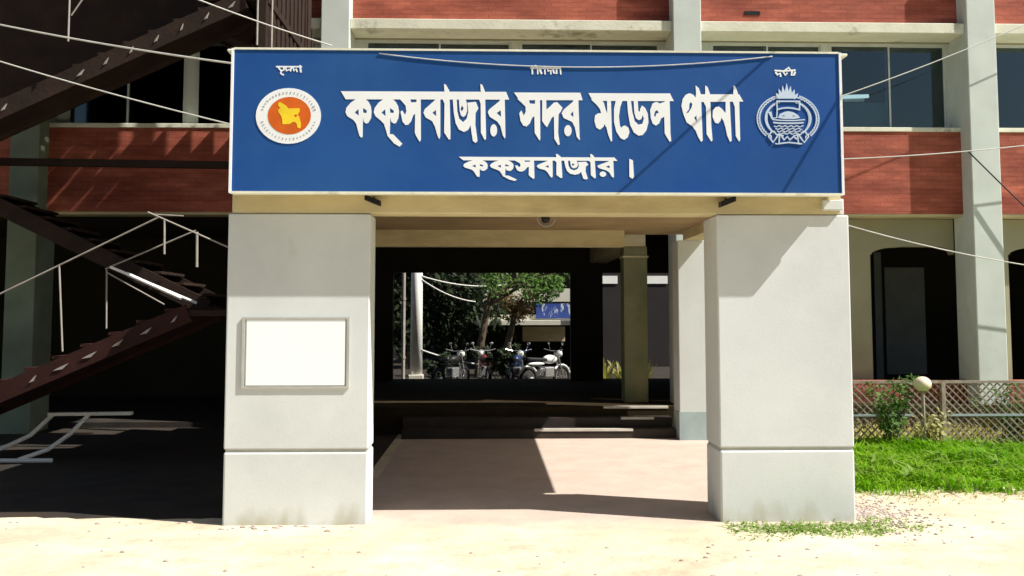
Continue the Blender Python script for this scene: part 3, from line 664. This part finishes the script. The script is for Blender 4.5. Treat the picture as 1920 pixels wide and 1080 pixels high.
# ------------------------------------------------------------------ fence, lamp, plants on the right
fn = empty('mesh_fence', 'low mesh fence with pale rails between the lawn and the building', 'fence')
YFn = 13.6
MB().box(5.2, 14.0, YFn - .02, YFn + .02, .97, 1.01).build('top_rail', M['fence'], fn)
MB().box(5.2, 6.38, YFn - .02, YFn + .02, .48, .51).box(6.90, 14.0, YFn - .02, YFn + .02, .48, .51).build('mid_rail', M['dado'], fn)
MB().box(5.2, 14.0, YFn - .02, YFn + .02, .02, .05).build('bottom_rail', M['fence'], fn)
for x in (5.2, 6.85, 8.5, 10.2, 12.0, 13.9): MB().box(x - .03, x + .03, YFn - .03, YFn + .03, 0, .97).build('post', M['fence'], fn)
def lattice(x0, x1, z0, z1, y, p):
    mb = MB(); k = x0 - (z1 - z0)
    while k < x1:
        for s in (1, -1):
            if s == 1: a = (k, z0); b = (k + (z1 - z0), z1)
            else: a = (k, z1); b = (k + (z1 - z0), z0)
            ax, bx = a[0], b[0]; (az, bz) = a[1], b[1]
            if ax < x0: t = (x0 - ax) / (bx - ax); az = az + (bz - az) * t; ax = x0
            if bx > x1: t = (x1 - a[0]) / (b[0] - a[0]); bz = a[1] + (b[1] - a[1]) * t; bx = x1
            if bx - ax > .02: mb.bar((ax, y + .006 * s, az), (bx, y + .006 * s, bz), .008, .020)
        k += p
    return mb
lattice(5.23, 6.82, .052, .968, YFn, .115).build('mesh_panel', M['fence'], fn)
for a, b_ in ((6.88, 8.47), (8.53, 10.17), (10.23, 11.97), (12.03, 13.87)): lattice(a, b_, .052, .968, YFn, .115).build('mesh_panel', M['fence'], fn)

gl = empty('globe_lamp', 'garden lamp with a pale round globe on a thin post in front of the fence', 'lamp')
MB().tube([(6.36, 13.2, -.02), (6.35, 13.2, .86)], .025, 8).build('post', M['pipe'], gl)
MB().tube([(6.35, 13.2, .86), (6.35, 13.2, .90)], [.04, .055], 10).build('collar', M['fence'], gl)
MB().sphere((6.35, 13.2, .99), .125, (1, 1, .88), 24).build('globe', M['globe'], gl, smooth=True)

def blades(name, pts, h, wd, m, seed, spread=.5, bend=.5):
    r = random.Random(seed); me_v, me_f = [], []
    for x, y, z, s in pts:
        a = r.uniform(0, 6.283); hh = h * s * r.uniform(.5, 1.2); ww = wd * r.uniform(.6, 1.3)
        lx, ly = math.cos(a) * hh * spread * r.random(), math.sin(a) * hh * spread * r.random(); c, sn = math.cos(a + 1.57) * ww / 2, math.sin(a + 1.57) * ww / 2
        k = len(me_v)
        me_v += [(x - c, y - sn, z), (x + c, y + sn, z), (x + lx * .4 + c * .8, y + ly * .4 + sn * .8, z + hh * .6), (x + lx * .4 - c * .8, y + ly * .4 - sn * .8, z + hh * .6), (x + lx * (1 + bend), y + ly * (1 + bend), z + hh * (1 - .25 * bend))]
        me_f += [(k, k + 1, k + 2, k + 3), (k + 3, k + 2, k + 4)]
    me = bpy.data.meshes.new(name); me.from_pydata(me_v, [], me_f); o = bpy.data.objects.new(name, me); col.objects.link(o); me.materials.append(m); return o
r = random.Random(11); pts = []
def front(x): return 10.35 - .22 * min(1, max(0, x - 4.1)) - .12 * math.sin(x * 1.7) - .08 * math.sin(x * 4.3 + 1) - .05 * max(0, x - 5)
while len(pts) < 30000:
    x = r.uniform(3.75, 12.5); y = r.uniform(9.5, 13.9); fx = front(x) + (.6 if x < 4.2 else 0) * (4.2 - x) * 2
    if y < fx: continue
    e_ = min(1, (y - fx) / .5)
    if r.random() > .25 + .75 * e_: continue
    cl = .35 + .85 * (math.sin(x * 3.1 + math.sin(y * 2.3) * 2) * math.sin(y * 3.7 + x) * .5 + .5)
    pts.append((x, y, -.02, (.35 + .65 * e_) * cl))
tag(blades('lawn_grass', pts, .25, .024, M['grass'], 12, 1.0, .7), 'bright green overgrown grass in front of the mesh fence', 'grass', kind='stuff')
pts = []
for i in range(4200):
    x = r.gauss(2.95, .6); y = 8.55 + r.gauss(0, .14)
    if x > 3.62: y = r.uniform(8.4, 9.0)
    if y > 8.82 and x < 3.6: continue
    if 2.25 < x < 4.1: pts.append((x, y, -.03, r.uniform(.3, 1)))
for i in range(500):
    x = r.uniform(2.2, 4.2); y = r.gauss(8.62, .12) 
    if y < 8.83 or x > 3.6: pts.append((x, y, -.03, r.uniform(.3, .8)))
tag(blades('weeds', pts, .08, .018, M['weed'], 13, 1.2, .8), 'thin yellow green weeds at the foot of the right pillar', 'weeds', kind='stuff')
pts = []
for i in range(1600):
    x = r.uniform(3.7, 9); y = front(x) + r.gauss(-.05, .16) + (.6 if x < 4.2 else 0) * (4.2 - x) * 2
    pts.append((x, y, -.03, r.uniform(.4, 1)))
tag(blades('dry_grass_edge', pts, .09, .014, M['drygrass'], 14, 1.2, .8), 'dry straw coloured grass along the front edge of the lawn', 'dry grass', kind='stuff')
pts = [(r.uniform(5.3, 12), 13.9 + r.uniform(0, 1.2), -.02, r.uniform(.5, 1)) for i in range(2500)]
tag(blades('dry_weeds', pts, .35, .02, M['drygrass'], 15, .8, .5), 'dry weeds growing behind the mesh fence', 'weeds', kind='stuff')

pts = []
while len(pts) < 1800:
    x = r.uniform(3.8, 12); y = r.uniform(9.9, 13.7)
    if y > front(x) + .1 + (.6 if x < 4.2 else 0) * (4.2 - x) * 2 and math.sin(x * 2.7 + 1) * math.sin(y * 3.1 + x) > -.1: pts.append((x, y, -.02, r.uniform(.5, 1.3)))
tag(blades('broad_leaf_weeds', pts, .26, .055, M['weed'], 18, 1.1, .9), 'pale broad leaved weeds mixed through the lawn grass', 'weeds', kind='stuff')

# rubble beside the right pillar
mb = MB()
for i in range(800):
    x = 3.60 + abs(r.gauss(0, .36)); y = 9.35 + r.gauss(0, .45); s = r.uniform(.005, .020)
    g = bmesh.ops.create_icosphere(mb.bm, subdivisions=1, radius=s)
    rot = Matrix.Rotation(r.uniform(0, 6), 3, 'Z')
    for v in g['verts']:
        v.co = rot @ Vector((v.co.x * r.uniform(.9, 1.3), v.co.y, v.co.z * r.uniform(.5, .8))) + Vector((x, y, s * .2 + .0))
tag(mb.build('rubble', M['stone']), 'pinkish crushed stone spilled beside the right pillar', 'rubble', kind='stuff')
mb = MB()
for i in range(170):
    x = r.uniform(-6, 8); y = r.uniform(6.5, 8.8); s = r.uniform(.006, .022)
    if -2.6 < x < 3.6 and y > 8.2: continue
    g = bmesh.ops.create_icosphere(mb.bm, subdivisions=1, radius=s)
    for v in g['verts']: v.co = Vector((v.co.x * 1.3, v.co.y, v.co.z * .6)) + Vector((x, y, gz(x, y) + s * .2))
for i in range(70):
    x = r.choice([r.uniform(-2.5, -1.1), r.uniform(2.3, 3.6), r.uniform(-6, -2.6)]); y = (8.76 if x > -2.6 else 8.95) + r.gauss(0, .06); s = r.uniform(.008, .028)
    if y > 8.83 and x > -2.6: continue
    g = bmesh.ops.create_icosphere(mb.bm, subdivisions=1, radius=s)
    for v in g['verts']: v.co = Vector((v.co.x * 1.5, v.co.y, v.co.z * .5)) + Vector((x, y, s * .15))
tag(mb.build('pebbles', M['stone']), 'small pebbles scattered over the pale sand', 'pebbles', kind='stuff')

def leafcloud(blobs, n, size, seed, squash=1.):
    r = random.Random(seed); V, Fc = [], []
    for i in range(n):
        c, rad = blobs[r.randrange(len(blobs))]
        d = Vector((r.gauss(0, 1), r.gauss(0, 1), r.gauss(0, 1))).normalized() * rad * (r.random() ** .45)
        p = Vector(c) + Vector((d.x, d.y, d.z * squash)); a = Vector((r.gauss(0, 1), r.gauss(0, 1), r.gauss(0, 1))).normalized(); b2 = a.orthogonal().normalized(); s = size * r.uniform(.5, 1.4)
        k = len(V); V += [p - a * s, p + b2 * s * .42, p + a * s, p - b2 * s * .42]; Fc.append((k, k + 1, k + 2, k + 3))
    return V, Fc
def foliage(name, blobs, n, size, m, seed, parent):
    V, Fc = leafcloud(blobs, n, size, seed); me = bpy.data.meshes.new(name); me.from_pydata(V, [], Fc); o = bpy.data.objects.new(name, me); col.objects.link(o); me.materials.append(m); o.parent = parent; return o
def shrub(x, y, h, wd, m, label, seed, n=700, size=.045):
    r = random.Random(seed); e = empty('shrub', label, 'shrub', 'shrubs along the mesh fence' if y < 20 else 'dark courtyard shrubs')
    mb = MB(); bl = []
    for i in range(7):
        tx, ty, tz = x + r.uniform(-wd, wd), y + r.uniform(-.2, .2), h * r.uniform(.55, 1)
        mb.tube([(x, y, -.02), ((x + tx) / 2 + .03, (y + ty) / 2, tz * .5), (tx, ty, tz)], [.012, .009, .004], 5)
        for t in (.45, .7, .95): bl.append(((x + (tx - x) * t, y + (ty - y) * t, tz * t), .13))
    mb.build('stem', M['bark'], e); foliage('leaves', bl, n, size, m, seed, e)
shrub(5.95, 13.35, 1.12, .36, M['leaf'], 'leafy green shrub against the fence left of the globe lamp', 21)
shrub(7.9, 13.9, .95, .5, M['leaf'], 'green shrub behind the fence near the right edge', 22)
shrub(6.55, 13.3, .55, .3, M['drygrass'], 'small dry shrub at the foot of the globe lamp', 23, 260)
shrub(8.6, 13.3, .6, .4, M['drygrass'], 'brown dry shrub in front of the fence at the right edge', 24, 400)

# ------------------------------------------------------------------ courtyard seen through the building
pp = empty('concrete_post', 'tall bright white post just beyond the building, seen through the porch', 'post')
MB().tube([(-2.05, 26.1, 0), (-2.05, 26.1, 5.5)], [.18, .15], 20).build('shaft', M['post'], pp, smooth=True)
MB().box(-2.26, -1.84, 25.9, 26.3, 0, .30).build('base', M['shop'], pp, .02)
tp = empty('drain_pipe', 'thin grey upright pipe left of the bright white post', 'pipe')
MB().tube([(-2.32, 25, 0), (-2.32, 25, 4.2)], .05, 8).build('pipe', M['pipe'], tp)
for z in (.8, 2.4): MB().tube([(-2.32, 25, z), (-2.32, 25, z + .06)], .065, 8).build('bracket', M['pipe'], tp)
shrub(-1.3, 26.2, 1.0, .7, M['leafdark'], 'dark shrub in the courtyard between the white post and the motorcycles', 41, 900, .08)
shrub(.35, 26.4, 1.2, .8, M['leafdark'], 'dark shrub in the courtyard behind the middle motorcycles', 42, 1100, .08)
cable((-1.9, 26, 1.0), (-.2, 26.5, .55), .05, .025, M['wirel'], 'pale cable drooping from the bright white post in the courtyard')
cable((-1.9, 26, 3.1), (.6, 30, 3.0), .15, .02, M['wirel'], 'upper courtyard cable reaching from the white post to the tree')
cable((-1.9, 26, 3.0), (-.4, 28, 2.4), .12, .02, M['wirel'], 'lower courtyard cable beside the tree')

def tree(name, label, x, y, trunk_h, blobs, n, size, mleaf, seed, group='trees in the courtyard', limbs=6):
    r = random.Random(seed); e = empty(name, label, 'tree', group)
    top = Vector((x + .3, y, trunk_h)); mb = MB()
    mb.tube([(x, y, 0), (x + .08, y, trunk_h * .5), tuple(top)], [.16, .12, .09], 9)
    for i in range(limbs):
        c, rad = blobs[i % len(blobs)]; c = Vector(c); mid = top.lerp(c, .5) + Vector((0, 0, .25))
        mb.tube([tuple(top), tuple(mid), tuple(c)], [.07, .045, .02], 6)
    mb.build('trunk', M['bark'], e); foliage('crown', blobs, n, size, mleaf, seed, e); return e
tree('tree', 'sunlit leafy tree over the shop roof, seen through the porch', -.3, 29, 2.3, [((.3 + .55 * i + r.uniform(-.2, .2), 29 + r.uniform(-.6, .6), 3.3 + r.uniform(-.35, .9)), .55) for i in range(8)] + [((1.6, 29, 2.7), .5), ((2.1, 29, 2.95), .4)], 2600, .075, M['leaf'], 31)
tree('tree', 'small rust leaved tree under the green one in the courtyard', .55, 30, 1.9, [((.6, 30, 2.5), .45), ((1.1, 30, 2.2), .45), ((1.4, 30, 2.7), .35), ((.9, 30, 2.0), .35)], 900, .07, M['leafred'], 32)
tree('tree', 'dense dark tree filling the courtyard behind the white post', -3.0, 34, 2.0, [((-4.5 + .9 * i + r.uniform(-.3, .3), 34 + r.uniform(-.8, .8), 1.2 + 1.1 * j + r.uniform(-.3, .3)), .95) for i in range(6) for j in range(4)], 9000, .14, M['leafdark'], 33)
sh = empty('shop_building', 'low shop with a pale concrete canopy slab and blue banner beyond the courtyard', 'building')
MB().box(-.45, 3.3, 33, 37, 1.62, 1.80).build('canopy_slab', M['shop'], sh, .01)
MB().box(-.45, 3.3, 34.2, 34.4, 1.80, 2.0).build('parapet', M['shop'], sh)
MB().box(-.45, 3.4, 37, 37.2, 0, 4.2).box(-.45, -.25, 34.4, 37, 0, 1.62).build('wall', M['shopdark'], sh)
MB().box(1.3, 2.9, 34.3, 34.5, 1.0, 1.55).build('shop_front', M['cream'], sh)
MB().box(1.8, 3.25, 34.12, 34.18, 1.86, 2.42).build('banner', M['farblue'], sh)
MB().box(-.2, 3.3, 34.6, 34.8, 2.5, 3.0).build('upper_wall', M['shop'], sh)
MB().box(3.22, 3.45, 32.8, 33.0, 0, 2.75).build('canopy_post', M['post'], sh)
MB().box(2.98, 3.10, 32.9, 33.0, 0, 1.62).build('canopy_post', M['pipe'], sh)
fb = empty('far_building', 'plain dark building closing the courtyard at the right', 'building')
MB().box(3.5, 16, 35, 41, 0, 9).build('wall', M['farwall'], fb)
for x in (4.05, 6.0, 8.2): 
    wf = MB().box(x, x + .95, 34.96, 34.999, 3.2, 3.5).build('window', M['post'], fb)
fb2 = empty('far_building', 'long dark building behind the courtyard trees', 'building')
MB().box(-20, 3.4, 42, 48, 0, 5.2).build('wall', M['farwall'], fb2)
MB().box(-20.3, 3.45, 41.6, 48.3, 5.2, 5.4).build('roof', M['shop'], fb2)
for k, x in enumerate((4.2, 5.0)): 
    pass
def agave(x, y, label, seed):
    r = random.Random(seed); mb = MB()
    for i in range(16):
        a = r.uniform(0, 6.28); t = r.uniform(.35, .8); L_ = r.uniform(.6, 1.0); d = Vector((math.cos(a) * t, math.sin(a) * t, 1)).normalized(); s_ = Vector((-math.sin(a), math.cos(a), 0)) * .06
        p = Vector((x, y, 0)); q = p + d * L_ * .5; e2 = p + d * L_ + Vector((0, 0, -.05))
        mb.quad(p - s_ * .6, p + s_ * .6, q + s_, q - s_); mb.quad(q - s_, q + s_, e2 + s_ * .1, e2 - s_ * .1)
    tag(mb.build('spiky_plant', M['drygrass']), label, 'plant', 'spiky plants in the courtyard')
agave(3.2, 25, 'pale spiky plant left of the olive hall column', 1); agave(3.75, 25.3, 'pale spiky plant right behind the olive hall column', 2); agave(4.25, 25, 'pale spiky plant seen right of the olive hall column', 3)

def motorcycle(m, label, x, y, rz):
    e = empty('motorcycle', label, 'motorcycle', 'motorcycles parked in the courtyard')
    for wx in (-.62, .62):
        wl = MB().tube([(wx + .27 * math.cos(a), 0, .29 + .27 * math.sin(a)) for a in [k * math.pi / 9 for k in range(19)]], .045, 7, cap=False).build('wheel', M['tyre'], e, smooth=True)
        rm = MB().tube([(wx + .21 * math.cos(a), 0, .29 + .21 * math.sin(a)) for a in [k * math.pi / 9 for k in range(19)]], .014, 5, cap=False)
        for k in range(6): rm.tube([(wx, 0, .29), (wx + .21 * math.cos(k * 1.047), 0, .29 + .21 * math.sin(k * 1.047))], .006, 4)
        rm.build('rim', M['chrome'], wl)
    MB().sphere((.18, 0, .78), .2, (1.3, .6, .62), 16).build('tank', m, e, smooth=True)
    MB().sphere((-.35, 0, .68), .2, (1.7, .45, .35), 14).build('side_cover', m, e, smooth=True)
    MB().hexa([(-.75, -.12, .78), (.0, -.11, .74), (.0, .11, .74), (-.75, .12, .78), (-.78, -.1, .87), (0, -.1, .82), (0, .1, .82), (-.78, .1, .87)]).build('seat', M['black'], e, .03)
    MB().box(-.1, .25, -.12, .12, .30, .58).build('engine', M['chrome'], e, .03)
    MB().tube([(.62, -.06, .29), (.42, -.06, .95)], .025, 6).tube([(.62, .06, .29), (.42, .06, .95)], .025, 6).build('fork', M['chrome'], e)
    MB().tube([(.30, -.36, 1.05), (.40, -.18, 1.0), (.40, .18, 1.0), (.30, .36, 1.05)], .015, 6).build('handlebar', M['chrome'], e)
    MB().sphere((.54, 0, .92), .10, (.8, 1, 1), 12).build('headlight', M['bikewhite'], e, smooth=True)
    MB().tube([(.1, .14, .3), (-.4, .16, .28), (-.85, .16, .38)], .035, 8).build('exhaust', M['chrome'], e)
    MB().tube([(.62 + .33 * math.cos(a), 0, .29 + .33 * math.sin(a)) for a in [.3 + k * .35 for k in range(7)]], .03, 6).build('mudguard', m, e)
    MB().tube([(-.62 + .33 * math.cos(a), 0, .29 + .33 * math.sin(a)) for a in [.6 + k * .35 for k in range(7)]], .03, 6).build('mudguard', m, e)
    for s in (-1, 1): MB().tube([(.38, s * .2, 1.02), (.40, s * .26, 1.18)], .006, 4).sphere((.40, s * .27, 1.2), .05, (.3, 1, .7), 8).build('mirror', M['chrome'], e)
    e.location = (x, y, .004); e.rotation_euler = (0, 0, rz); return e
motorcycle(M['black'], 'black motorcycle parked nearest the white courtyard post', -1.0, 24.6, R(60))
motorcycle(M['bikered'], 'dark red motorcycle in the middle of the courtyard row', -.1, 25.0, R(100))
motorcycle(M['bikeblue'], 'blue motorcycle parked third along the courtyard row', .75, 24.7, R(75))
motorcycle(M['bikewhite'], 'white motorcycle parked nearest the shop canopy post', 1.55, 24.8, R(40))

# ------------------------------------------------------------------ across the street, behind the camera (mirrored in the window glass), added to cut sky light and sand bounce
sheet('added_road', [(-300, -14), (300, -14), (300, -2.5), (-300, -2.5)], .004, M['dark_ground'])
sheet('added_verge', [(-300, -300), (300, -300), (300, -14.1), (-300, -14.1)], .004, M['leafdark'])
for k in range(7):
    x = -21 + 7 * k; rr = random.Random(50 + k)
    tree('tree', ['added tall dark street tree mirrored in the windows', 'added broad street tree facing the porch across the road'][k % 2] , x, -17 + rr.uniform(-1, 1), 3.5,
         [((x + rr.uniform(-3, 3), -17 + rr.uniform(-2, 2), 5 + rr.uniform(-1.5, 4)), 1.7) for i in range(9)], 2200, .42, M['leafdark'], 60 + k, 'added street trees across the road')

# small fittings and litter
MB().box(4.62, 4.90, YSP - .012, YSP + .01, 7.40, 7.47).build('vent', M['black'], bld)
mb = MB(); rr = random.Random(77)
for i in range(240):
    x = rr.uniform(-2.4, 3.4) if rr.random() < .5 else rr.gauss(-1.3, .5); x = max(-2.4, min(3.4, x)); y = YF + rr.uniform(-.19, .1); q = rr.uniform(.012, .03); a = rr.uniform(0, 6.28); t = rr.uniform(.2, .8)
    u = Vector((math.cos(a), math.sin(a), 0)) * q; v = Vector((-math.sin(a), math.cos(a), t)) * q * .45; c = Vector((x, y, 4.566))
    mb.quad(c - u, c + v, c + u, c - v + Vector((0, 0, t * q)))
tag(mb.build('leaf_litter', M['drygrass']), 'dry leaf litter lying along the top edge of the sign', 'leaf litter', kind='stuff')
